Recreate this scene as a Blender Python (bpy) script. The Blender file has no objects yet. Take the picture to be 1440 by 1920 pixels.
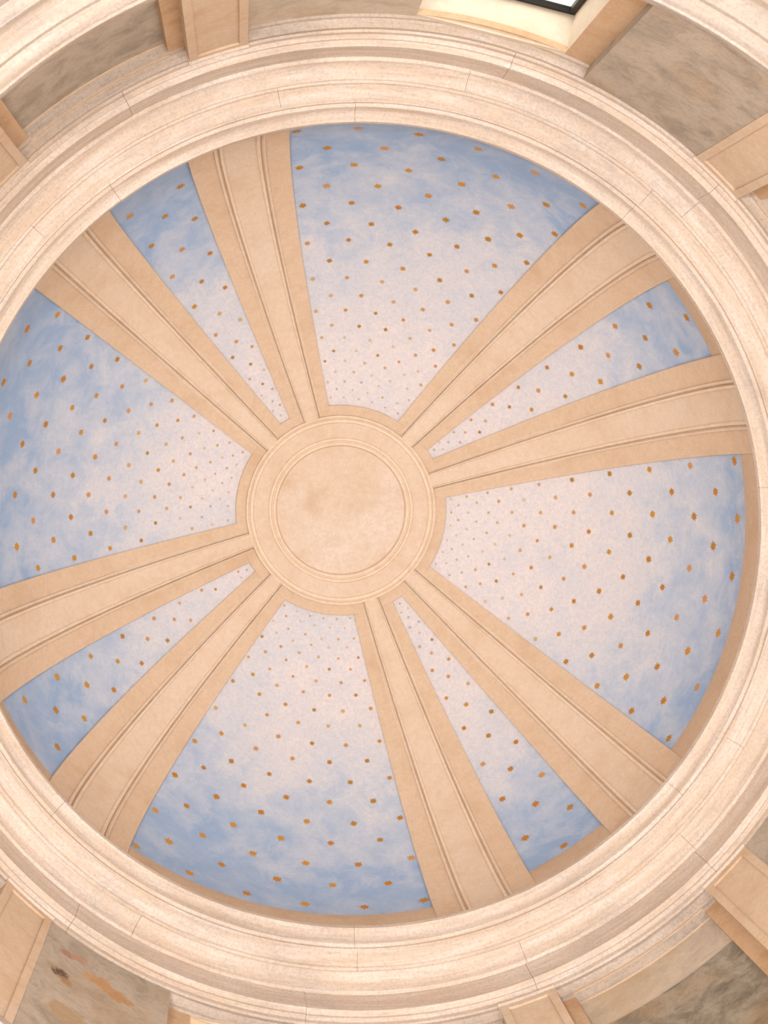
import bpy, math, random
from mathutils import Matrix, Vector
random.seed(7)
C = bpy.context.scene.collection
PI = math.pi
R = math.radians

# ------------------------------------------------------------------ camera, world, lights, exposure
CX, CY, H1 = -0.70261, -0.51273, 8.93338
FPX = 3002.269
R0 = (0.9960326, -0.0041469, -0.0888929)
R1 = (0.0, 0.9989136, -0.0465996)
R2 = (0.0889896, 0.0464148, 0.9949505)
PHI, DEL = -2.136401, 0.246465
ZCAM = 1.6
H = H1 + ZCAM                    # height of the cornice lip above the floor
cd = bpy.data.cameras.new('camera')
cam = bpy.data.objects.new('camera', cd)
C.objects.link(cam)
cd.sensor_fit = 'HORIZONTAL'
cd.sensor_width = 36.0
cd.lens = FPX / 1440.0 * 36.0
cd.clip_start = 0.05
cd.clip_end = 200
m = Matrix(((R0[0], -R1[0], -R2[0], CX),
            (R0[1], -R1[1], -R2[1], CY),
            (R0[2], -R1[2], -R2[2], ZCAM),
            (0, 0, 0, 1)))
cam.matrix_world = m
bpy.context.scene.camera = cam

w = bpy.data.worlds.new('world')
bpy.context.scene.world = w
w.use_nodes = True
w.node_tree.nodes['Background'].inputs['Color'].default_value = (1.0, 0.97, 0.93, 1)
w.node_tree.nodes['Background'].inputs['Strength'].default_value = 2.6

def area(name, loc, size, power, color, target):
    l = bpy.data.lights.new(name, 'AREA')
    l.shape = 'DISK'
    l.size = size
    l.energy = power
    l.color = color
    o = bpy.data.objects.new(name, l)
    C.objects.link(o)
    o.location = loc
    d = Vector(target) - Vector(loc)
    o.rotation_euler = d.to_track_quat('-Z', 'Y').to_euler()
    return o
LC = (1.0, 0.98, 0.975)
# added fill lights, out of view near the lower wall, pointing up into the dome; the upper left one is the strongest
for az_, pw in ((216, 300), (-36, 85), (126, 80), (42, 45)):
    ar = math.radians(az_)
    area('wall_fill', (2.3*math.cos(ar), 2.3*math.sin(ar), 2.2), 0.8, pw, LC, (-1.2*math.cos(ar), -1.2*math.sin(ar), 11.2))
area('floor_fill', (0.8, 0.6, 0.3), 2.6, 230, LC, (0.0, 0.0, 11.0))  # added fill light low in the room, evens out the lighting

vs = bpy.context.scene.view_settings
vs.view_transform = 'Standard'
vs.look = 'None'
vs.gamma = 1.0
vs.use_curve_mapping = False
vs.exposure = 0.06

# ------------------------------------------------------------------ materials
DESAT = 0.3
def lin(c):
    c = (c[0], c[1]+(c[0]-c[1])*DESAT, c[2]+(c[0]-c[2])*DESAT)
    return tuple(((v/255.0)/12.92 if v/255.0 <= 0.04045 else ((v/255.0+0.055)/1.055)**2.4) for v in c) + (1,)

class NT:
    def __init__(s, name):
        s.m = bpy.data.materials.new(name)
        s.m.use_nodes = True
        s.t = s.m.node_tree
        s.b = s.t.nodes['Principled BSDF']
        s.geo = s.t.nodes.new('ShaderNodeNewGeometry')
        s.sep = s.t.nodes.new('ShaderNodeSeparateXYZ')
        s.lk(s.geo.outputs['Position'], s.sep.inputs[0])
        s.x, s.y, s.z = s.sep.outputs
        s.r = s.ma('SQRT', s.ma('ADD', s.ma('MULTIPLY', s.x, s.x), s.ma('MULTIPLY', s.y, s.y)))
    def lk(s, a, b):
        s.t.links.new(a, b)
    def put(s, sock, v):
        if isinstance(v, bpy.types.NodeSocket): s.lk(v, sock)
        else: sock.default_value = v
    def ma(s, op, a, b=None, clamp=False):
        n = s.t.nodes.new('ShaderNodeMath'); n.operation = op; n.use_clamp = clamp
        s.put(n.inputs[0], a)
        if b is not None: s.put(n.inputs[1], b)
        return n.outputs[0]
    def vec(s, x, y, z):
        n = s.t.nodes.new('ShaderNodeCombineXYZ')
        s.put(n.inputs[0], x); s.put(n.inputs[1], y); s.put(n.inputs[2], z)
        return n.outputs[0]
    def noise(s, v, scale, detail=4, rough=0.55, dist=0.0):
        n = s.t.nodes.new('ShaderNodeTexNoise')
        s.lk(v, n.inputs['Vector'])
        n.inputs['Scale'].default_value = scale
        n.inputs['Detail'].default_value = detail
        n.inputs['Roughness'].default_value = rough
        n.inputs['Distortion'].default_value = dist
        return n.outputs['Fac']
    def rng(s, v, a, b, c=0.0, d=1.0, smooth=False):
        n = s.t.nodes.new('ShaderNodeMapRange'); n.clamp = True
        if smooth: n.interpolation_type = 'SMOOTHSTEP'
        s.lk(v, n.inputs[0])
        for i, q in enumerate((a, b, c, d)): n.inputs[i+1].default_value = q
        return n.outputs[0]
    def mix(s, f, a, b, mode='MIX'):
        n = s.t.nodes.new('ShaderNodeMix'); n.data_type = 'RGBA'; n.blend_type = mode
        s.put(n.inputs[0], f)
        s.put(n.inputs[6], a); s.put(n.inputs[7], b)
        return n.outputs[2]
    def bump(s, h, strength, dist):
        n = s.t.nodes.new('ShaderNodeBump')
        n.inputs['Strength'].default_value = strength
        n.inputs['Distance'].default_value = dist
        s.lk(h, n.inputs['Height'])
        s.lk(n.outputs[0], s.b.inputs['Normal'])
    def done(s, col, rough=0.85, spec=0.2):
        s.put(s.b.inputs['Base Color'], col)
        s.b.inputs['Roughness'].default_value = rough
        s.b.inputs['Specular IOR Level'].default_value = spec
        return s.m

def travertine(name, light, warm, grey, greyamt, streak=1.0):
    """banded stone: streaks run round the building, with grey veins and warm patches"""
    n = NT(name)
    q = n.ma('SUBTRACT', n.r, n.z)
    v1 = n.vec(n.ma('MULTIPLY', n.x, 1.6), n.ma('MULTIPLY', n.y, 1.6), n.ma('MULTIPLY', q, 16.0))
    v2 = n.vec(n.ma('MULTIPLY', n.x, 4.0), n.ma('MULTIPLY', n.y, 4.0), n.ma('MULTIPLY', q, 55.0))
    a = n.noise(v1, 1.0, 5, 0.6, 0.4)
    b = n.noise(v2, 1.0, 4, 0.7, 0.2)
    big = n.noise(n.geo.outputs['Position'], 1.1, 4, 0.6)
    fine = n.noise(n.geo.outputs['Position'], 34, 5, 0.75)
    col = n.mix(n.rng(a, 0.36, 0.66), light, warm)
    col = n.mix(n.ma('MULTIPLY', n.rng(b, 0.52, 0.72), 0.5*streak), col, grey)
    g = n.ma('MULTIPLY', n.rng(big, 0.46, 0.7, smooth=True), n.rng(fine, 0.3, 0.75))
    col = n.mix(n.ma('MULTIPLY', g, greyamt), col, grey)
    sp = n.noise(n.geo.outputs['Position'], 62, 3, 0.8)
    col = n.mix(n.rng(sp, 0.46, 0.66, 0.0, 0.42), col, grey)
    blot = n.noise(n.vec(n.ma('MULTIPLY', n.x, 5.0), n.ma('MULTIPLY', n.y, 5.0), n.ma('MULTIPLY', q, 11.0)), 1.0, 5, 0.7, 0.8)
    col = n.mix(n.rng(blot, 0.52, 0.7, 0.0, 0.5), col, warm)
    pits = n.ma('MULTIPLY', n.rng(fine, 0.66, 0.76), n.rng(b, 0.45, 0.6))
    col = n.mix(n.ma('MULTIPLY', pits, 0.5), col, lin((120, 100, 82)))
    n.bump(n.ma('ADD', n.ma('MULTIPLY', b, 0.6), fine), 0.35, 0.006)
    return n.done(col, 0.75, 0.3)

def plaster(name, base, hot, pale, blot=1.0):
    """limewashed plaster with ochre and pale blotches"""
    n = NT(name)
    p = n.geo.outputs['Position']
    a = n.noise(p, 4.2, 5, 0.66)
    b = n.noise(p, 1.3, 3, 0.5)
    f = n.noise(p, 28, 5, 0.75)
    col = n.mix(n.ma('MULTIPLY', n.rng(a, 0.5, 0.72), 0.75*blot), base, hot)
    col = n.mix(n.ma('MULTIPLY', n.rng(b, 0.45, 0.7), 0.6*blot), col, pale)
    col = n.mix(n.rng(f, 0.38, 0.68, 0.0, 0.45), col, hot)
    sp = n.noise(p, 60, 3, 0.8)
    col = n.mix(n.rng(sp, 0.48, 0.68, 0.0, 0.38), col, hot)
    pt = n.noise(p, 7.5, 5, 0.7, 0.5)
    col = n.mix(n.rng(pt, 0.54, 0.72, 0.0, 0.45*min(1.0, blot)), col, hot)
    n.bump(f, 0.3, 0.006)
    return n.done(col, 0.9, 0.15)

def rough_stone(name, base, dark, ochre, dk=0.8, stains=()):
    n = NT(name)
    p = n.geo.outputs['Position']
    a = n.noise(p, 5.0, 6, 0.7, 0.6)
    b = n.noise(p, 1.8, 4, 0.6)
    f = n.noise(p, 26, 6, 0.8)
    col = n.mix(n.ma('MULTIPLY', n.rng(a, 0.44, 0.68), dk), base, dark)
    col = n.mix(n.ma('MULTIPLY', n.rng(b, 0.54, 0.7), 0.55), col, ochre)
    col = n.mix(n.rng(f, 0.5, 0.72, 0.0, 0.5), col, dark)
    for (c0, rad, rgb, sc) in stains:
        dd = n.t.nodes.new('ShaderNodeVectorMath'); dd.operation = 'DISTANCE'
        n.lk(p, dd.inputs[0]); dd.inputs[1].default_value = c0
        q = n.ma('ADD', dd.outputs['Value'], n.ma('MULTIPLY', n.ma('SUBTRACT', n.noise(p, sc, 5, 0.7), 0.5), rad*2.6))
        col = n.mix(n.rng(q, rad*0.55, rad, 0.85, 0.0), col, lin(rgb))
    n.bump(n.ma('ADD', a, f), 0.5, 0.012)
    return n.done(col, 0.9, 0.15)

M = {}
M['trav'] = travertine('pale banded stone', lin((224, 205, 190)), lin((208, 178, 150)), lin((158, 144, 134)), 0.6)
M['trav2'] = travertine('pale grey banded stone', lin((206, 186, 170)), lin((190, 164, 138)), lin((138, 128, 122)), 0.85)
M['trav3'] = travertine('greyish banded stone', lin((188, 172, 160)), lin((170, 146, 122)), lin((132, 124, 122)), 0.7)
M['band'] = plaster('tan plaster', lin((217, 183, 148)), lin((201, 155, 110)), lin((222, 190, 158)))
M['strip'] = plaster('pale rib plaster', lin((223, 194, 164)), lin((208, 170, 132)), lin((228, 202, 178)))
M['mould'] = plaster('pale moulding plaster', lin((234, 206, 176)), lin((214, 174, 132)), lin((234, 208, 182)), 0.7)
M['disc'] = plaster('rosette plaster', lin((222, 194, 166)), lin((206, 166, 126)), lin((232, 212, 196)), 1.5)
M['pil'] = plaster('pilaster stone', lin((214, 184, 152)), lin((196, 152, 108)), lin((216, 194, 170)), 1.2)
M['ochre'] = plaster('ochre jamb stone', lin((206, 164, 120)), lin((186, 132, 80)), lin((212, 178, 140)), 1.2)
M['reveal'] = plaster('window reveal plaster', lin((222, 202, 178)), lin((214, 184, 148)), lin((228, 212, 194)), 1.0)
M['wall'] = rough_stone('warm grey wall stone', lin((210, 190, 166)), lin((172, 154, 134)), lin((200, 162, 116)), 0.7)
M['grey'] = rough_stone('mottled grey stone', lin((190, 172, 152)), lin((146, 130, 112)), lin((182, 146, 104)), 0.8)
STAINS = [((-1.58, 2.08, 9.62), 0.05, (170, 112, 84), 18), ((-1.51, 2.12, 9.66), 0.06, (184, 130, 100), 18),
          ((-1.45, 2.16, 9.53), 0.07, (196, 140, 76), 16), ((-1.38, 2.21, 9.52), 0.09, (190, 128, 60), 16), ((-1.29, 2.26, 9.47), 0.08, (186, 122, 56), 16),
          ((-1.57, 2.08, 9.33), 0.06, (84, 56, 36), 30), ((-1.54, 2.10, 9.28), 0.05, (170, 116, 64), 20),
          ((-1.50, 2.13, 8.9), 0.14, (176, 140, 96), 10)]
M['stained'] = rough_stone('rust-stained grey stone', lin((190, 172, 152)), lin((146, 130, 112)), lin((182, 146, 104)), 0.8, STAINS)
M['dark'] = rough_stone('stained dark stone', lin((170, 156, 134)), lin((108, 96, 78)), lin((176, 134, 84)), 0.9)
M['mortar'] = rough_stone('brown mortar', lin((150, 118, 88)), lin((110, 84, 62)), lin((150, 110, 74)))
M['shade_line'] = rough_stone('brown shade line', lin((164, 124, 84)), lin((120, 84, 54)), lin((170, 124, 80)), 0.6)  # brown of the shade painted along the rib mouldings
M['floor'] = rough_stone('floor stone', lin((190, 176, 160)), lin((150, 132, 116)), lin((180, 150, 120)))

DESAT = 0.0
def sky_paint():
    n = NT('blue sky fresco')
    p = n.geo.outputs['Position']
    big = n.noise(p, 1.5, 5, 0.62)
    med = n.noise(p, 4.5, 5, 0.7, 0.4)
    fine = n.noise(p, 30, 6, 0.8)
    # the painted sky pales towards the crown
    hgt = n.ma('SUBTRACT', n.z, H)
    t = n.ma('ADD', n.rng(hgt, 0.3, 2.25, -0.08, 0.98), n.ma('MULTIPLY', n.ma('SUBTRACT', big, 0.5), 0.85))
    t = n.ma('ADD', t, n.ma('MULTIPLY', n.ma('SUBTRACT', med, 0.5), 0.75))
    t = n.ma('ADD', t, n.ma('MULTIPLY', n.x, 0.09))
    deep = n.mix(n.rng(med, 0.4, 0.66), lin((146, 174, 210)), lin((176, 192, 216)))
    mid = lin((203, 208, 218))
    pale = lin((228, 219, 217))
    col = n.mix(n.rng(t, 0.12, 0.62), deep, mid)
    col = n.mix(n.rng(t, 0.5, 1.0), col, pale)
    col = n.mix(n.rng(fine, 0.42, 0.75, 0.0, 0.34), col, lin((150, 165, 196)))
    col = n.mix(n.rng(n.noise(p, 11, 5, 0.8, 1.5), 0.62, 0.74, 0.0, 0.4), col, lin((224, 220, 222)))
    col = n.mix(n.rng(n.noise(p, 58, 3, 0.8), 0.45, 0.68, 0.0, 0.3), col, lin((168, 172, 188)))
    n.bump(fine, 0.3, 0.005)
    return n.done(col, 0.9, 0.15)
M['sky'] = sky_paint()

def flat(name, c, rough=0.6, metal=0.0):
    n = NT(name)
    f = n.noise(n.geo.outputs['Position'], 90, 3, 0.6)
    col = n.mix(n.rng(f, 0.3, 0.7, 0.0, 0.35), c, tuple(v*0.7 for v in c[:3]) + (1,))
    n.b.inputs['Metallic'].default_value = metal
    return n.done(col, rough, 0.3)
GOLD = [flat('gold leaf %d' % i, lin(c), 0.6) for i, c in enumerate(
    [(186, 124, 42), (196, 140, 58), (176, 128, 56), (200, 146, 92), (202, 166, 118), (208, 188, 168), (186, 176, 168)])]
M['iron'] = flat('black iron', (0.012, 0.011, 0.01, 1), 0.5)
def glass():
    m = bpy.data.materials.new('window glass')
    m.use_nodes = True
    t = m.node_tree
    t.nodes.remove(t.nodes['Principled BSDF'])
    tr = t.nodes.new('ShaderNodeBsdfTransparent'); tr.inputs[0].default_value = (0.93, 0.93, 0.9, 1)
    gl = t.nodes.new('ShaderNodeBsdfGlossy'); gl.inputs['Roughness'].default_value = 0.05
    mx = t.nodes.new('ShaderNodeMixShader'); mx.inputs[0].default_value = 0.06
    t.links.new(tr.outputs[0], mx.inputs[1]); t.links.new(gl.outputs[0], mx.inputs[2])
    t.links.new(mx.outputs[0], t.nodes['Material Output'].inputs[0])
    return m
M['glass'] = glass()

# ------------------------------------------------------------------ helpers
def mesh(name, V, F, mat, parent=None, smooth=False):
    me = bpy.data.meshes.new(name)
    me.from_pydata([tuple(v) for v in V], [], F)
    me.materials.append(mat)
    if smooth:
        me.polygons.foreach_set('use_smooth', [True]*len(me.polygons))
        me.set_sharp_from_angle(angle=R(28))
    me.validate()
    o = bpy.data.objects.new(name, me)
    C.objects.link(o)
    if parent: o.parent = parent
    return o
def empty(name, loc=(0, 0, 0)):
    o = bpy.data.objects.new(name, None)
    C.objects.link(o)
    o.location = loc
    return o
def tag(o, label=None, cat=None, group=None, kind=None):
    if label: o['label'] = label
    if cat: o['category'] = cat
    if group: o['group'] = group
    if kind: o['kind'] = kind
    return o
def pol(r, a, z):
    return (r*math.cos(a), r*math.sin(a), z)

def sweep(name, prof, a0, a1, mat, parent=None, closed=True, step=1.5, wob=0.0):
    """sweeps an (r, z) outline about the axis between two azimuths (degrees)"""
    full = abs(a1-a0) >= 359.99
    n = max(2, int(math.ceil(abs(a1-a0)/step)))
    k = len(prof)
    V = []
    F = []
    cols = n if full else n+1
    for i in range(cols):
        a = R(a0+(a1-a0)*i/n)
        for (r, z) in prof:
            V.append(pol(r, a, z))
    for i in range(n):
        j = (i+1) % cols
        for q in range(k if closed else k-1):
            q2 = (q+1) % k
            F.append((i*k+q, j*k+q, j*k+q2, i*k+q2))
    if closed and not full:
        F.append(tuple(range(k)))
        F.append(tuple(reversed(range(n*k, n*k+k))))
    o = mesh(name, V, F, mat, parent, True)
    return o

def arc_box(name, r0, r1, a0, a1, z0, z1, mat, parent=None, step=2.0):
    return sweep(name, [(r0, z0), (r1, z0), (r1, z1), (r0, z1)], a0, a1, mat, parent, True, step)

def rounded(p0, p1, bulge, n=4):
    """points of a small convex or hollow curve between two profile points"""
    out = []
    dx, dz = p1[0]-p0[0], p1[1]-p0[1]
    for i in range(1, n+1):
        t = i/n
        b = math.sin(PI*t)*bulge
        out.append((p0[0]+dx*t-dz*b, p0[1]+dz*t+dx*b))
    return out

# ------------------------------------------------------------------ layout angles (degrees)
RD = 2.32                    # radius of the painted dome
ZC = H + 0.10                # its centre
PHID, DELD = math.degrees(PHI), math.degrees(DEL)
RIBS = []                    # azimuths, two for each narrow bay
for k in range(4):
    RIBS += [PHID+90*k-DELD, PHID+90*k+DELD]
NARROW = [PHID+90*k for k in range(4)]
WIDE = [PHID+45+90*k for k in range(4)]
NWH = ['upper left', 'upper right', 'lower right', 'lower left']      # narrow bays in the photo
WWH = ['top', 'right', 'bottom', 'left']                              # wide bays in the photo
# foot of each blue panel, in azimuth order: lower right narrow, bottom, lower left narrow, left, upper left narrow, top, upper right narrow, right
BASE = [83.2, 83.7, 83.9, 87.5, 87.5, 87.0, 83.9, 83.1]
TH0, TH1 = 18.4, 83.8        # polar angles between which the blue panels run

# ------------------------------------------------------------------ the setting: floor, walls
fl = mesh('floor', [pol(3.0, R(i*5), 0) for i in range(72)] + [pol(3.0, R(i*5), -0.1) for i in range(72)],
          [tuple(range(72)), tuple(reversed(range(72, 144)))] + [(i, (i+1) % 72, 72+(i+1) % 72, 72+i) for i in range(72)], M['floor'])
tag(fl, kind='structure')
ZL = H - 2.51                # top edge of the lower ledge
wl = sweep('wall_lower', [(2.82, 0), (3.0, 0), (3.0, ZL-0.5), (2.82, ZL-0.5)], 0, 360, M['wall'], None, True, 3)
tag(wl, kind='structure')
ZT = H - 0.66                # underside of the upper entablature: top of the drum wall
ZW = H - 0.70                # window head
ZB = H - 2.15                # window sill

wide_names = ['wall_top', 'wall_right', 'wall_bottom', 'wall_left']
nar_names = ['wall_upper_left', 'wall_upper_right', 'wall_lower_right', 'wall_lower_left']
RW = 2.68
HWIN = 8.5
for k, c in enumerate(WIDE):
    w_ = tag(empty(wide_names[k]), kind='structure')
    arc_box('wall_facing', RW, 3.12, c-28.5, c-HWIN, ZL-0.05, ZT+0.05, M['wall'], w_)
    arc_box('wall_facing', RW, 3.12, c+HWIN, c+28.5, ZL-0.05, ZT+0.05, M['ochre'], w_)
    arc_box('window_lintel', RW, RW+0.03, c-HWIN, c+HWIN, ZW, ZT+0.05, M['ochre'], w_)
    arc_box('window_lintel', RW+0.04, 2.97, c-HWIN-2, c+HWIN+2, ZW+0.25, ZW+0.35, M['ochre'], w_)
    arc_box('window_apron', RW, 3.12, c-HWIN, c+HWIN, ZL-0.05, ZB, M['wall'], w_)
    # the slab of mottled stone beside the pilaster stands proud of the window field
    s = arc_box('stone_slab', 2.605, RW+0.01, c+11.6, c+27.5, ZL-0.03, ZT+0.02, M['grey'] if k != 2 else M['stained'], w_)
    # window: splayed reveal, iron frame, panes
    wn = tag(empty('window_%d' % (k+1)), kind='structure')
    a = R(c)
    e = Vector((math.cos(a), math.sin(a), 0))
    t = Vector((-math.sin(a), math.cos(a), 0))
    u = Vector((0, 0, 1))
    def P(d, s_, z): return e*d + t*s_ + u*z
    di, do = RW*math.cos(R(HWIN))-0.0, 2.90
    wi, wo = RW*math.sin(R(HWIN)), 0.425
    zi0, zi1, zo0, zo1 = ZB, ZW, ZB+0.06, ZW+0.19
    # the wall's own hole is radial; the reveal lines it
    inner = [(-wi, zi0), (wi, zi0), (wi, zi1), (-wi, zi1)]
    outer = [(-wo, zo0), (wo, zo0), (wo, zo1), (-wo, zo1)]
    nm = ['reveal_sill', 'reveal_jamb', 'reveal_head', 'reveal_jamb']
    for q in range(4):
        q2 = (q+1) % 4
        a0, a1, b0, b1 = inner[q], inner[q2], outer[q], outer[q2]
        cx_ = Vector((0, 0, (ZB+ZW)/2))
        def grow(p_, g=0.05):
            return (p_[0]*(1+g/0.4), p_[1] + (g if p_[1] > (ZB+ZW)/2 else -g))
        A0, A1, B0, B1 = grow(a0), grow(a1), grow(b0), grow(b1)
        V = [P(di, *a0), P(di, *a1), P(do, *b1), P(do, *b0), P(di, *A0), P(di, *A1), P(do, *B1), P(do, *B0)]
        F = [(0, 1, 2, 3), (7, 6, 5, 4), (0, 4, 5, 1), (1, 5, 6, 2), (2, 6, 7, 3), (3, 7, 4, 0)]
        mesh(nm[q], V, F, M['reveal'], wn)
    fr = empty('window_frame'); fr.parent = wn
    def bar(nme, s0, s1, z0, z1, d0, d1, mat, par):
        V = [P(d, s_, z) for d in (d0, d1) for (s_, z) in ((s0, z0), (s1, z0), (s1, z1), (s0, z1))]
        F = [(0, 1, 2, 3), (7, 6, 5, 4), (0, 4, 5, 1), (1, 5, 6, 2), (2, 6, 7, 3), (3, 7, 4, 0)]
        return mesh(nme, V, F, mat, par)
    fw = 0.035
    bar('frame_bar', -wo, -wo+fw, zo0, zo1, do, do+0.03, M['iron'], fr)
    bar('frame_bar', wo-fw, wo, zo0, zo1, do, do+0.03, M['iron'], fr)
    bar('frame_bar', -wo+fw, wo-fw, zo0, zo0+fw, do, do+0.03, M['iron'], fr)
    bar('frame_bar', -wo+fw, wo-fw, zo1-fw, zo1, do, do+0.03, M['iron'], fr)
    bar('glazing_bar', -0.008, 0.008, zo0+fw, zo1-fw, do+0.004, do+0.026, M['iron'], fr)
    for g in (1, 2):
        zz = zo0+(zo1-zo0)*g/3
        bar('glazing_bar', -wo+fw, wo-fw, zz-0.008, zz+0.008, do+0.006, do+0.024, M['iron'], fr)
    for sx in (-1, 1):
        for g in range(3):
            za = zo0+(zo1-zo0)*g/3+0.03
            zb = zo0+(zo1-zo0)*(g+1)/3-0.03
            s0, s1 = sorted((sx*0.006, sx*(wo-0.03)))
            bar('window_pane', s0, s1, za-0.02, zb+0.02, do+0.012, do+0.018, M['glass'], wn)

for k, c in enumerate(NARROW):
    w_ = tag(empty(nar_names[k]), kind='structure')
    g = 8.9
    arc_box('wall_facing', RW, 3.12, c-11.3, c-g, ZL-0.05, ZT+0.05, M['ochre'], w_)
    arc_box('wall_facing', RW, 3.12, c+g, c+11.3, ZL-0.05, ZT+0.05, M['ochre'], w_)
    arc_box('niche_back', 2.73, 3.12, c-g, c+g, ZL-0.05 if k != 2 else H-1.05, ZT+0.05, M['grey'] if k != 2 else M['wall'], w_)
    arc_box('niche_soffit', 2.66, 3.12, c-g, c+g, ZT+0.001, ZT+0.05, M['pil'], w_)
    if k == 2:
        arc_box('niche_lower_stone', 2.722, 3.12, c-g, c+g, ZL-0.05, H-1.054, M['dark'], w_)

# ------------------------------------------------------------------ lower ledge: trim_1 of twelve stones
def blocks(root, prof, back, joints, mat, name='stone_block', gap=0.04, wob=0.0015):
    js = sorted(j % 360 for j in joints)
    for i, j in enumerate(js):
        j2 = js[(i+1) % len(js)]
        if j2 <= j: j2 += 360
        dr = random.uniform(-wob, wob)
        p = [(r+dr, z+dr) for r, z in prof] + [(r, z) for r, z in back]
        sweep(name, p, j+gap/2, j2-gap/2, mat, root)

ledge = tag(empty('trim_1'), kind='structure')
lp = [(2.72, ZL), (2.452, ZL), (2.45, ZL-0.012), (2.452, ZL-0.055), (2.462, ZL-0.06)]
lp += rounded((2.462, ZL-0.06), (2.515, ZL-0.105), -0.18)
lp += [(2.52, ZL-0.125), (2.545, ZL-0.13)]
lp += rounded((2.545, ZL-0.13), (2.60, ZL-0.165), 0.2)
lp += [(2.605, ZL-0.2), (2.665, ZL-0.205), (2.67, ZL-0.25), (2.73, ZL-0.26), (2.74, ZL-0.34), (2.80, ZL-0.35), (2.82, ZL-0.52)]
blocks(ledge, lp, [(3.0, ZL-0.52), (3.0, ZL)], [10+30*i+random.uniform(-4, 4) for i in range(12)], M['trav3'])

# ------------------------------------------------------------------ upper entablature: trim_2, four courses of curved stones
ent = tag(empty('trim_2'), kind='structure')
cA = [(2.40, H+0.0), (2.256, H+0.0), (2.25, H-0.006), (2.252, H-0.045), (2.262, H-0.05)]
cA += rounded((2.262, H-0.05), (2.312, H-0.115), 0.16, 5)
cA += [(2.316, H-0.128), (2.334, H-0.132), (2.336, H-0.155)]
blocks(ent, cA, [(2.40, H-0.155)], [-50.7, -6, 40, 91.7, 138, 187, 233, 268], M['trav'])
cB = [(2.336, H-0.145), (2.345, H-0.158)]
cB += rounded((2.345, H-0.158), (2.425, H-0.185), -0.12, 5)
cB += [(2.430, H-0.20), (2.442, H-0.203)]
blocks(ent, cB, [(2.46, H-0.203), (2.46, H-0.145)], [-50.4, 4, 30, 91.4, 150, 196, 222, 258], M['trav'])
cC = [(2.44, H-0.19), (2.446, H-0.212)]
cC += rounded((2.446, H-0.212), (2.525, H-0.265), 0.14, 5)
cC += [(2.53, H-0.283), (2.548, H-0.287)]
blocks(ent, cC, [(2.60, H-0.287), (2.60, H-0.19)], [-45.2, -18, 44.2, 69.8, 120.6, 165, 214, 282], M['trav'])
cD = [(2.546, H-0.27), (2.550, H-0.30), (2.552, H-0.505), (2.545, H-0.51), (2.545, H-0.535), (2.556, H-0.54)]
cD += [(2.575, H-0.545), (2.577, H-0.56), (2.600, H-0.562), (2.602, H-0.60)]
blocks(ent, cD, [(2.70, H-0.60), (2.70, H-0.27)], [-45.6, -20, 8, 44.5, 70.1, 98, 128, 160, 201, 240, 286], M['trav'])
# lowest fascia, broken forward over nothing: it dies against the pilasters
for k in range(4):
    for (a0, a1) in ((WIDE[k]-27.4, WIDE[k]+27.4), (NARROW[k]-10.7, NARROW[k]+10.7)):
        sweep('stone_block', [(2.615, H-0.59), (2.617, H-0.632), (2.662, H-0.638), (2.665, H-0.66), (2.72, H-0.66), (2.72, H-0.59)],
              a0, a1, M['trav2'], ent)
sweep('mortar', [(2.28, H-0.01), (2.29, H-0.03), (2.36, H-0.13), (2.455, H-0.175), (2.565, H-0.25), (2.575, H-0.5), (2.64, H-0.58), (2.64, H-0.3), (2.5, H-0.01)],
      0, 360, M['mortar'], ent)

# ------------------------------------------------------------------ pilasters
RIBWH = ['second from the left at the top left', 'left', 'right', 'second']
def pname(i):
    k, side = divmod(i, 2)
    return k, side
pil_labels = {
    0: 'stone pilaster cut by the left edge, near the top left corner',
    1: 'pale stone pilaster at the top left with a sunk panel, left of the window',
    2: 'ochre-toned stone pilaster at the right edge near the top right corner',
    3: 'stone pilaster beyond the right edge, between the two right-hand bays',
    4: 'pale stone pilaster at the lower right corner with a broad orange jamb beside it',
    5: 'stone pilaster cut by the bottom edge, right of the bottom middle',
    6: 'wide pale stone pilaster in the lower left corner beside the rust-stained stone',
    7: 'stone pilaster beyond the left edge, under the left rib end',
}
def sph(theta, az, d=0.0, off=0.0):
    """point on the dome: polar angle, azimuth (deg), inset d, tangential offset off (m)"""
    rr = (RD-d)*math.sin(R(theta))
    a = R(az) + (math.asin(max(-1, min(1, off/rr))) if off else 0)
    return (rr*math.cos(a), rr*math.sin(a), ZC+(RD-d)*math.cos(R(theta)))

for i, az in enumerate(RIBS):
    p = empty('pilaster', pol(2.65, R(az), ZL))
    tag(p, pil_labels[i], 'pilaster', 'pilasters of the drum under the dome')
    inv = Matrix.Translation(-Vector(p.location))
    hw = 3.42
    zt = H-0.602
    sw = 0.98
    parts = []
    parts.append(arc_box('shaft', 2.612, 2.69, az-hw+0.05, az+hw-0.05, ZL-0.03, zt-0.035, M['pil'], p, 1.7))
    parts.append(arc_box('stile', 2.60, 2.63, az-hw, az-hw+sw, ZL-0.03, zt-0.036, M['pil'], p, 1.0))
    parts.append(arc_box('stile', 2.60, 2.63, az+hw-sw, az+hw, ZL-0.03, zt-0.036, M['pil'], p, 1.0))
    parts.append(arc_box('top_rail', 2.60, 2.63, az-hw+sw, az+hw-sw, zt-0.075, zt-0.036, M['pil'], p, 1.7))
    parts.append(sweep('capital', [(2.592, zt), (2.590, zt-0.012), (2.604, zt-0.018), (2.601, zt-0.036), (2.69, zt-0.036), (2.69, zt)],
                       az-hw-0.1, az+hw+0.1, M['trav'], p))
    for q in parts:
        q.data.transform(inv)

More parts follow.
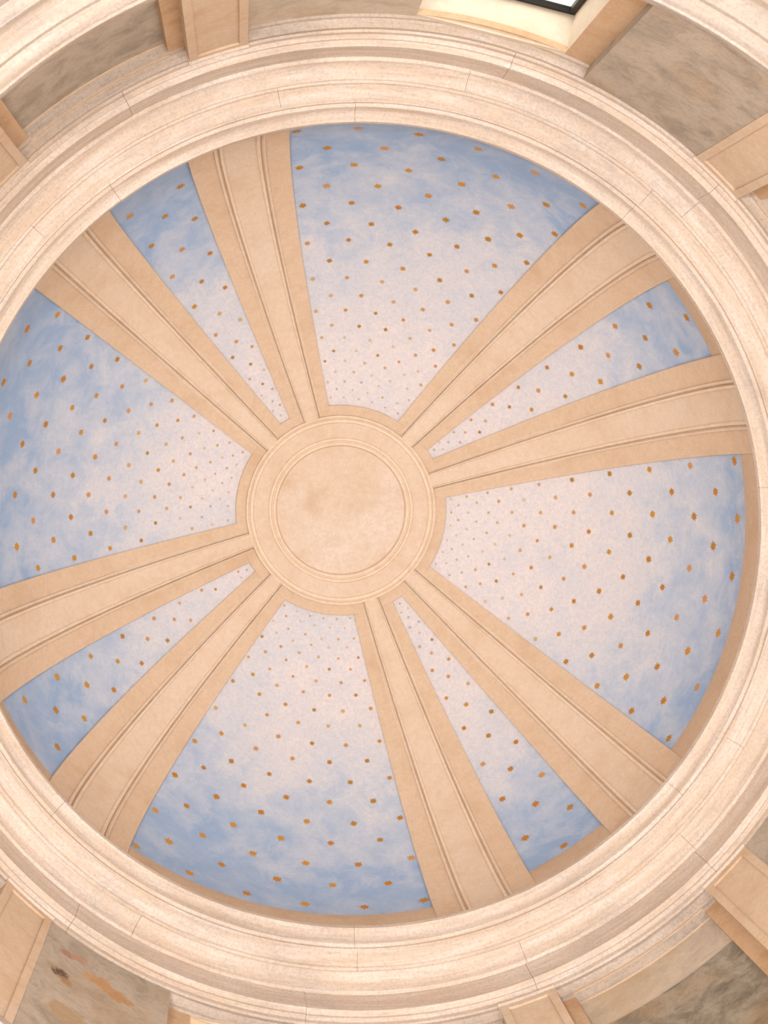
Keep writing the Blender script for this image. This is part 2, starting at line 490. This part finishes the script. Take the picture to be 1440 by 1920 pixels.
# ------------------------------------------------------------------ the dome
ceil_ = tag(empty('ceiling', (0, 0, 0)), kind='structure')
def sphere_patch(name, th0, th1, az0f, az1f, d, mat, parent, nt=24, na=24):
    V = []; F = []
    for i in range(nt+1):
        th = th0+(th1-th0)*i/nt
        a0, a1 = az0f(th), az1f(th)
        for j in range(na+1):
            V.append(sph(th, a0+(a1-a0)*j/na, d))
    for i in range(nt):
        for j in range(na):
            q = i*(na+1)+j
            F.append((q, q+1, q+na+2, q+na+1))
    return mesh(name, V, F, mat, parent, True)
# outer shell that carries everything (light-tight)
sphere_patch('dome_shell', 0.01, 96, lambda t: 0, lambda t: 360, -0.05, M['band'], ceil_, 40, 96)
# plain band at the foot of the dome, one length per bay; it starts lower where the sky is painted further down
ORD = sorted(a % 360 for a in RIBS)
for n_ in range(8):
    a0, a1 = ORD[n_], ORD[(n_+1) % 8] + (360 if n_ == 7 else 0)
    t1 = BASE[n_]
    pp = [((RD-d)*math.sin(R(t)), ZC+(RD-d)*math.cos(R(t))) for t, d in [(t1, -0.03), (t1, 0.008), (t1+0.1, 0.010), (92.4, 0.010), (92.4, -0.03)]]
    sweep('base_band', pp, a0, a1, M['band'], ceil_)

def s01(theta):
    r = RD*math.sin(R(theta))
    return (r-0.72)/1.58
def wband(theta): return 0.141+0.160*s01(theta)
def wstrip(theta): return 0.067+0.083*s01(theta)

rib_where = [
    'left one of the upper left pair, just above the left blue panel',
    'right one of the upper left pair, just left of the top blue panel',
    'upper one of the right-hand pair, just right of the top blue panel',
    'lower one of the right-hand pair, just above the right blue panel',
    'right one of the lower right pair, just below the right blue panel',
    'left one of the lower right pair, just right of the bottom blue panel',
    'lower one of the lower left pair, just left of the bottom blue panel',
    'upper one of the lower left pair, just under the left blue panel',
]
def rib_sweep(name, az, cross, mat, parent, th0, th1, n=40):
    """cross(theta) -> list of (offset, inset)"""
    V = []; F = []
    k = None
    for i in range(n+1):
        th = th0+(th1-th0)*i/n
        cs = cross(th)
        k = len(cs)
        for off, d in cs:
            V.append(sph(th, az, d, off))
    for i in range(n):
        for q in range(k-1):
            a = i*k+q
            F.append((a, a+k, a+k+1, a+1))
    F.append(tuple(range(k)))
    F.append(tuple(reversed(range(n*k, n*k+k))))
    return mesh(name, V, F, mat, parent, True)

for i, az in enumerate(RIBS):
    top = sph(50, az)
    rb = empty('dome_rib', top)
    tag(rb, 'tan rib, ' + rib_where[i], 'rib', 'ribs of the dome')
    inv = Matrix.Translation(-Vector(top))
    parts = []
    def band_x(th):
        w0 = wband(th)
        return [(-w0, -0.04), (-w0, 0.022), (-w0+0.003, 0.025), (w0-0.003, 0.025), (w0, 0.022), (w0, -0.04)]
    parts.append(rib_sweep('flat_band', az, band_x, M['band'], rb, 17.6, 91.5))
    def strip_x(th):
        w0 = wstrip(th); g = 0.45+0.55*s01(th)
        e0 = w0-0.048*g
        return [(-e0, 0.0), (-e0, 0.048), (e0, 0.048), (e0, 0.0)]
    parts.append(rib_sweep('raised_strip', az, strip_x, M['strip'], rb, 17.0, 91.5))
    for sg in (-1, 1):
        def mould_x(th, sg=sg):
            w0 = wstrip(th); g = 0.45+0.55*s01(th)
            pts = [(w0+0.012*g, 0.0), (w0+0.012*g, 0.032), (w0, 0.034), (w0-0.001, 0.054), (w0-0.014*g, 0.062), (w0-0.020*g, 0.054),
                   (w0-0.023*g, 0.036), (w0-0.029*g, 0.036), (w0-0.032*g, 0.058), (w0-0.046*g, 0.063), (w0-0.052*g, 0.058), (w0-0.055*g, 0.043), (w0-0.055*g, 0.0)]
            pts = [(sg*x_, d_) for x_, d_ in pts]
            return pts if sg < 0 else list(reversed(pts))
        parts.append(rib_sweep('moulding', az, mould_x, M['mould'], rb, 17.2, 91.8))
        def shade_line_x(th, sg=sg):  # thin dark strip: shade at the moulding's foot put in as colour
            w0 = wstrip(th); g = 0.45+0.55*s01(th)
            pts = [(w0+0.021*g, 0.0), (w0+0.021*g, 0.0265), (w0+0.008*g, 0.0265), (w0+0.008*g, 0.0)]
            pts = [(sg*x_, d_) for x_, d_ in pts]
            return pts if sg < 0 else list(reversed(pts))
        parts.append(rib_sweep('shade_line', az, shade_line_x, M['shade_line'], rb, 17.6, 91.5))
    for q in parts:
        q.data.transform(inv)

# blue panels: between consecutive ribs
def star_mesh(name, mat):
    V = []; F = []
    n = 8
    for lv, z in ((0, 0.0), (1, -0.05)):
        for i in range(2*n):
            rr = (0.52 if i % 2 == 0 else 0.27)
            if i % 4 == 2: rr = 0.45
            rr *= 1.0 if lv == 0 else 0.9
            a = PI*i/n
            V.append((rr*math.cos(a), rr*math.sin(a), z))
    V.append((0, 0, -0.10))
    c = len(V)-1
    for i in range(2*n):
        j = (i+1) % (2*n)
        F.append((i, j, 2*n+j, 2*n+i))
        F.append((2*n+i, 2*n+j, c))
    me = bpy.data.meshes.new(name)
    me.from_pydata(V, [], F)
    me.materials.append(mat)
    return me
SM = [star_mesh('star', g) for g in GOLD]

STARS = "2604,831;2693,826;2782,822;2651,753;2739,754;2828,750;2608,699;2696,697;2785,695;2653,640;2741,641;2874,694;2610,596;2699,595;2785,594;2830,638;2654,548;2741,547;2829,546;2875,593;2613,507;2699,509;2786,507;2872,506;2916,544;2871,823;2916,752;2961,825;2963,691;3006,747;3047,815;2918,637;2961,590;3004,636;3048,690;3045,590;3000,544;2659,465;2742,464;2827,462;2618,430;2701,429;2787,427;2871,428;2915,463;2958,504;2661,393;2741,394;2828,392;2908,395;2956,429;2996,464;2618,365;2702,364;2788,363;2869,363;2950,363;2994,393;3038,427;2662,335;2746,334;2828,336;2908,334;3031,362;2989,333;2628,313;2703,311;2787,310;2867,308;2947,309;3023,309;2666,286;2747,287;2825,285;2905,285;2982,284;2632,268;2709,267;2784,266;2864,266;2943,267;3018,265;2671,247;2747,247;2822,246;2902,246;2979,246;2636,229;2711,229;2785,230;2863,231;2676,215;2751,214;2823,213;2897,213;2972,214;3011,230;2644,201;2710,200;2786,199;2858,199;2930,198;3001,199;3043,503;3237,460;3240,391;3274,420;3241,332;3274,356;3310,390;3245,283;3275,304;3248,244;3273,261;3299,284;3251,212;3272,226;3298,244;3267,197;3288,211;3234,740;3275,818;3237,634;3279,681;3320,736;3238,542;3278,583;3320,634;3278,495;3318,540;3316,461;3539,196;3535,225;3528,263;3523,307;3518,359;3515,423;3574,209;3565,242;3563,282;3561,328;3558,388;10,196;9,226;6,263;2,306;3600,359;3597,422;46,209;45,242;42,280;43,329;38,387;77,196;83,226;85,263;81,305;83,357;80,423;121,210;120,242;121,281;122,329;122,386;156,196;157,225;160,263;163,305;164,357;166,422;192,209;197,241;198,281;200,329;207,386;223,196;230,224;237,262;243,305;248,358;294,194;266,210;272,242;277,281;284,329;308,225;315,261;322,305;3510,499;3509,584;3508,680;3504,805;3554,455;3553,536;3552,629;3552,739;3595,498;3594,584;3594,681;3592,801;41,453;39,537;38,626;39,734;80,498;80,583;82,679;80,798;124,455;125,536;125,625;125,733;168,496;166,581;209,455;289,385;249,421;210,536;212,624;168,676;169,796;254,495;294,456;334,422;254,580;213,731;298,535;258,676;338,497;300,623;258,797;343,579;302,731;345,676;347,801;327,358;577,196;556,211;596,211;578,225;551,242;596,242;575,259;550,282;602,281;578,302;543,329;606,330;574,355;540,387;611,388;576,418;536,457;611,455;573,493;534,536;615,537;574,576;534,627;617,624;573,674;531,732;618,735;575,812;1207,196;1137,195;1064,195;993,194;922,193;851,192;1176,211;1103,209;1030,209;955,209;883,209;1219,230;1143,230;1063,229;988,231;914,229;844,229;1182,246;1106,247;1028,245;954,245;877,244;1226,265;1143,265;1068,264;991,264;914,264;836,264;1187,286;1107,284;1029,285;947,284;870,284;1230,310;1149,311;1068,309;989,308;905,308;826,307;1191,334;1109,334;1025,332;942,332;860,332;1234,364;1149,362;1069,363;985,362;902,361;821,360;1110,393;1024,391;943,390;858,390;1237,426;1154,428;1067,426;982,426;898,426;814,424;1197,464;1111,463;1153,506;1200,545;1243,592;1068,504;1113,544;1156,590;1200,641;1245,693;1068,588;1112,636;1157,690;1205,748;1249,817;1025,636;1069,689;1115,745;1160,809;1025,742;1070,807;1024,462;938,460;851,459;981,502;893,500;808,499;1025,543;938,542;850,542;981,588;893,588;805,586;937,633;849,629;980,687;892,685;803,683;937,740;849,740;981,804;892,806;802,806;1479,197;1494,212;1463,213;1483,264;1508,287;1510,335;1511,393;1478,360;1447,335;1515,466;1477,425;1443,394;1516,547;1476,502;1440,463;1519,642;1476,589;1436,545;1520,756;1476,691;1434,642;1481,841;1432,751;1241,506;2146,706;2103,768;2143,600;2102,646;2058,705;2140,512;2101,554;2057,600;2136,435;2096,471;2016,760;2014,648;2054,512;2093,400;2014,552;2053,435;1969,702;1970,600;2012,473;1973,514;2012,398;2050,370;1928,646;1969,434;1926,553;1929,470;1968,368;1885,600;1883,511;1925,398;1885,433;1886,368;1928,339;1841,646;1842,551;1844,472;1844,396;1846,338;1795,597;1797,509;1805,433;1804,368;1755,551;1758,468;1762,396;1767,336;1753,643;1717,431;1722,367;1712,509;1709,596;2130,368;2089,338;2126,315;2046,315;2085,290;2119,269;2009,339;2007,289;2045,269;2077,249;2112,232;1966,315;1966,270;2003,248;2039,231;2068,215;2105,202;1930,289;1928,249;1963,233;2003,216;2035,202;1890,313;1891,269;1889,231;1930,216;1965,202;1849,289;1851,248;1892,201;1811,314;1816,269;1820,232;1856,215;1823,200;1776,289;1775,248;1734,268;1751,201;1740,230;1713,193;2420,761;2332,766;2378,699;2420,650;2334,649;2376,596;2419,554;2334,554;2378,507;2416,470;2336,470;2376,428;2414,396;2339,396;2376,362;2409,338;2342,340;2378,310;2408,288;2348,287;2378,266;2401,249;2349,249;2376,229;2396,216;2354,214;2373,199;1704,805;1752,739;1792,801;1839,734;1880,798;1925,733;1969,796"
stars = [tuple(float(v)/10 for v in s.split(',')) for s in STARS.split(';')]

panels = []
order = sorted(range(8), key=lambda i: RIBS[i] % 360)
for n_, i in enumerate(order):
    j = order[(n_+1) % 8]
    a0 = RIBS[i] % 360
    a1 = RIBS[j] % 360
    if a1 < a0: a1 += 360
    wide = (a1-a0) > 45
    mid = (a0+a1)/2
    if wide:
        k = min(range(4), key=lambda q: abs((WIDE[q]-mid+180) % 360-180))
        where = ['top', 'right', 'bottom', 'left'][k]
        extra = ['under the topmost arc of the cornice', 'with a bright blue patch', 'fading to cream at its tip', 'deepest blue, cut by the left edge'][k]
        lab = 'wide blue star-painted panel at the %s, %s' % (where, extra)
        grp = 'wide blue star panels'
    else:
        k = min(range(4), key=lambda q: abs((NARROW[q]-mid+180) % 360-180))
        lab = 'narrow blue star-painted wedge at the %s between two ribs' % NWH[k]
        grp = 'narrow blue star panels'
    na = 30 if wide else 10
    THB = BASE[n_]+0.5
    def f0(th, a0=a0): return a0+math.degrees(math.asin((wband(th)-0.015)/(RD*math.sin(R(th)))))
    def f1(th, a1=a1): return a1-math.degrees(math.asin((wband(th)-0.015)/(RD*math.sin(R(th)))))
    V = []; F = []
    nt = 30
    for i_ in range(nt+1):
        th = 17.6+(THB-17.6)*i_/nt
        b0, b1 = f0(th), f1(th)
        for j_ in range(na+1):
            V.append(sph(th, b0+(b1-b0)*j_/na, 0.0))
    nv = len(V)
    for i_ in range(nt+1):
        th = 17.6+(THB-17.6)*i_/nt
        b0, b1 = f0(th), f1(th)
        for j_ in range(na+1):
            V.append(sph(th, b0+(b1-b0)*j_/na, -0.03))
    for i_ in range(nt):
        for j_ in range(na):
            q = i_*(na+1)+j_
            F.append((q, q+1, q+na+2, q+na+1))
            F.append((nv+q, nv+q+na+1, nv+q+na+2, nv+q+1))
    pn = mesh('star_fresco', V, F, M['sky'], None, True)
    tag(pn, lab, 'fresco', grp)
    panels.append((a0, a1, pn))

for (az, th) in stars:
    for a0, a1, pn in panels:
        if a0 <= az < a1 or a0 <= az+360 < a1: break
    f = max(0.0, min(1.0, (th-18)/62))
    size = 0.021+0.053*f
    size *= random.uniform(0.92, 1.1)
    if th > 45: mi = random.choice([0, 0, 0, 1, 1, 2, 2, 3])
    elif th > 33: mi = random.choice([1, 2, 3, 3, 4, 4])
    elif th > 26: mi = random.choice([2, 3, 4, 4, 5])
    else: mi = random.choice([4, 5, 5, 6])
    o = bpy.data.objects.new('star', SM[mi])
    C.objects.link(o)
    o.parent = pn
    pos = Vector(sph(th, az, 0.001))
    nrm = (pos-Vector((0, 0, ZC))).normalized()
    q = nrm.to_track_quat('Z', 'Y')
    o.matrix_world = Matrix.Translation(pos) @ q.to_matrix().to_4x4() @ Matrix.Rotation(random.uniform(0, PI), 4, 'Z') @ Matrix.Diagonal((size, size, size*0.35, 1))

# ------------------------------------------------------------------ medallion at the crown
def dz(r, d): return ZC+math.sqrt((RD-d)**2-r*r)
med = empty('ceiling_medallion', (0, 0, dz(0.5, 0.03)))
tag(med, 'round pale plaster medallion with concentric mouldings at the crown of the dome', 'medallion')
inv = Matrix.Translation(-Vector(med.location))
parts = []
def ringp(name, pts, mat):
    prof = [(r, dz(r, d)) for r, d in pts]
    parts.append(sweep(name, prof, 0, 360, mat, med, True, 3))
ringp('outer_band', [(0.745, -0.03), (0.738, 0.026), (0.734, 0.030), (0.668, 0.031), (0.66, -0.03)], M['band'])
ringp('bead_ring', [(0.668, -0.02), (0.666, 0.046), (0.658, 0.052), (0.650, 0.050), (0.644, 0.040), (0.640, 0.040), (0.636, 0.052), (0.618, 0.054), (0.612, 0.04), (0.612, -0.02)], M['mould'])
ringp('flat_ring', [(0.614, -0.02), (0.614, 0.044), (0.51, 0.044), (0.51, -0.02)], M['strip'])
ringp('inner_moulding', [(0.512, -0.02), (0.511, 0.050), (0.505, 0.060), (0.492, 0.062), (0.486, 0.052), (0.480, 0.052), (0.476, 0.062), (0.460, 0.060), (0.452, 0.040), (0.450, 0.020), (0.44, -0.02)], M['mould'])
pts = [(0.452-0.452*i/24) for i in range(25)]
prof = []
for r in pts:
    d = 0.026
    if r < 0.13: d += 0.014*(0.5+0.5*math.cos(PI*r/0.13))
    d += 0.004*math.cos(r*60)*(1 if r < 0.2 else 0)
    prof.append((max(r, 0.0008), dz(r, d)))
parts.append(sweep('centre_disc', prof, 0, 360, M['disc'], med, False, 5))
for q in parts:
    q.data.transform(inv)
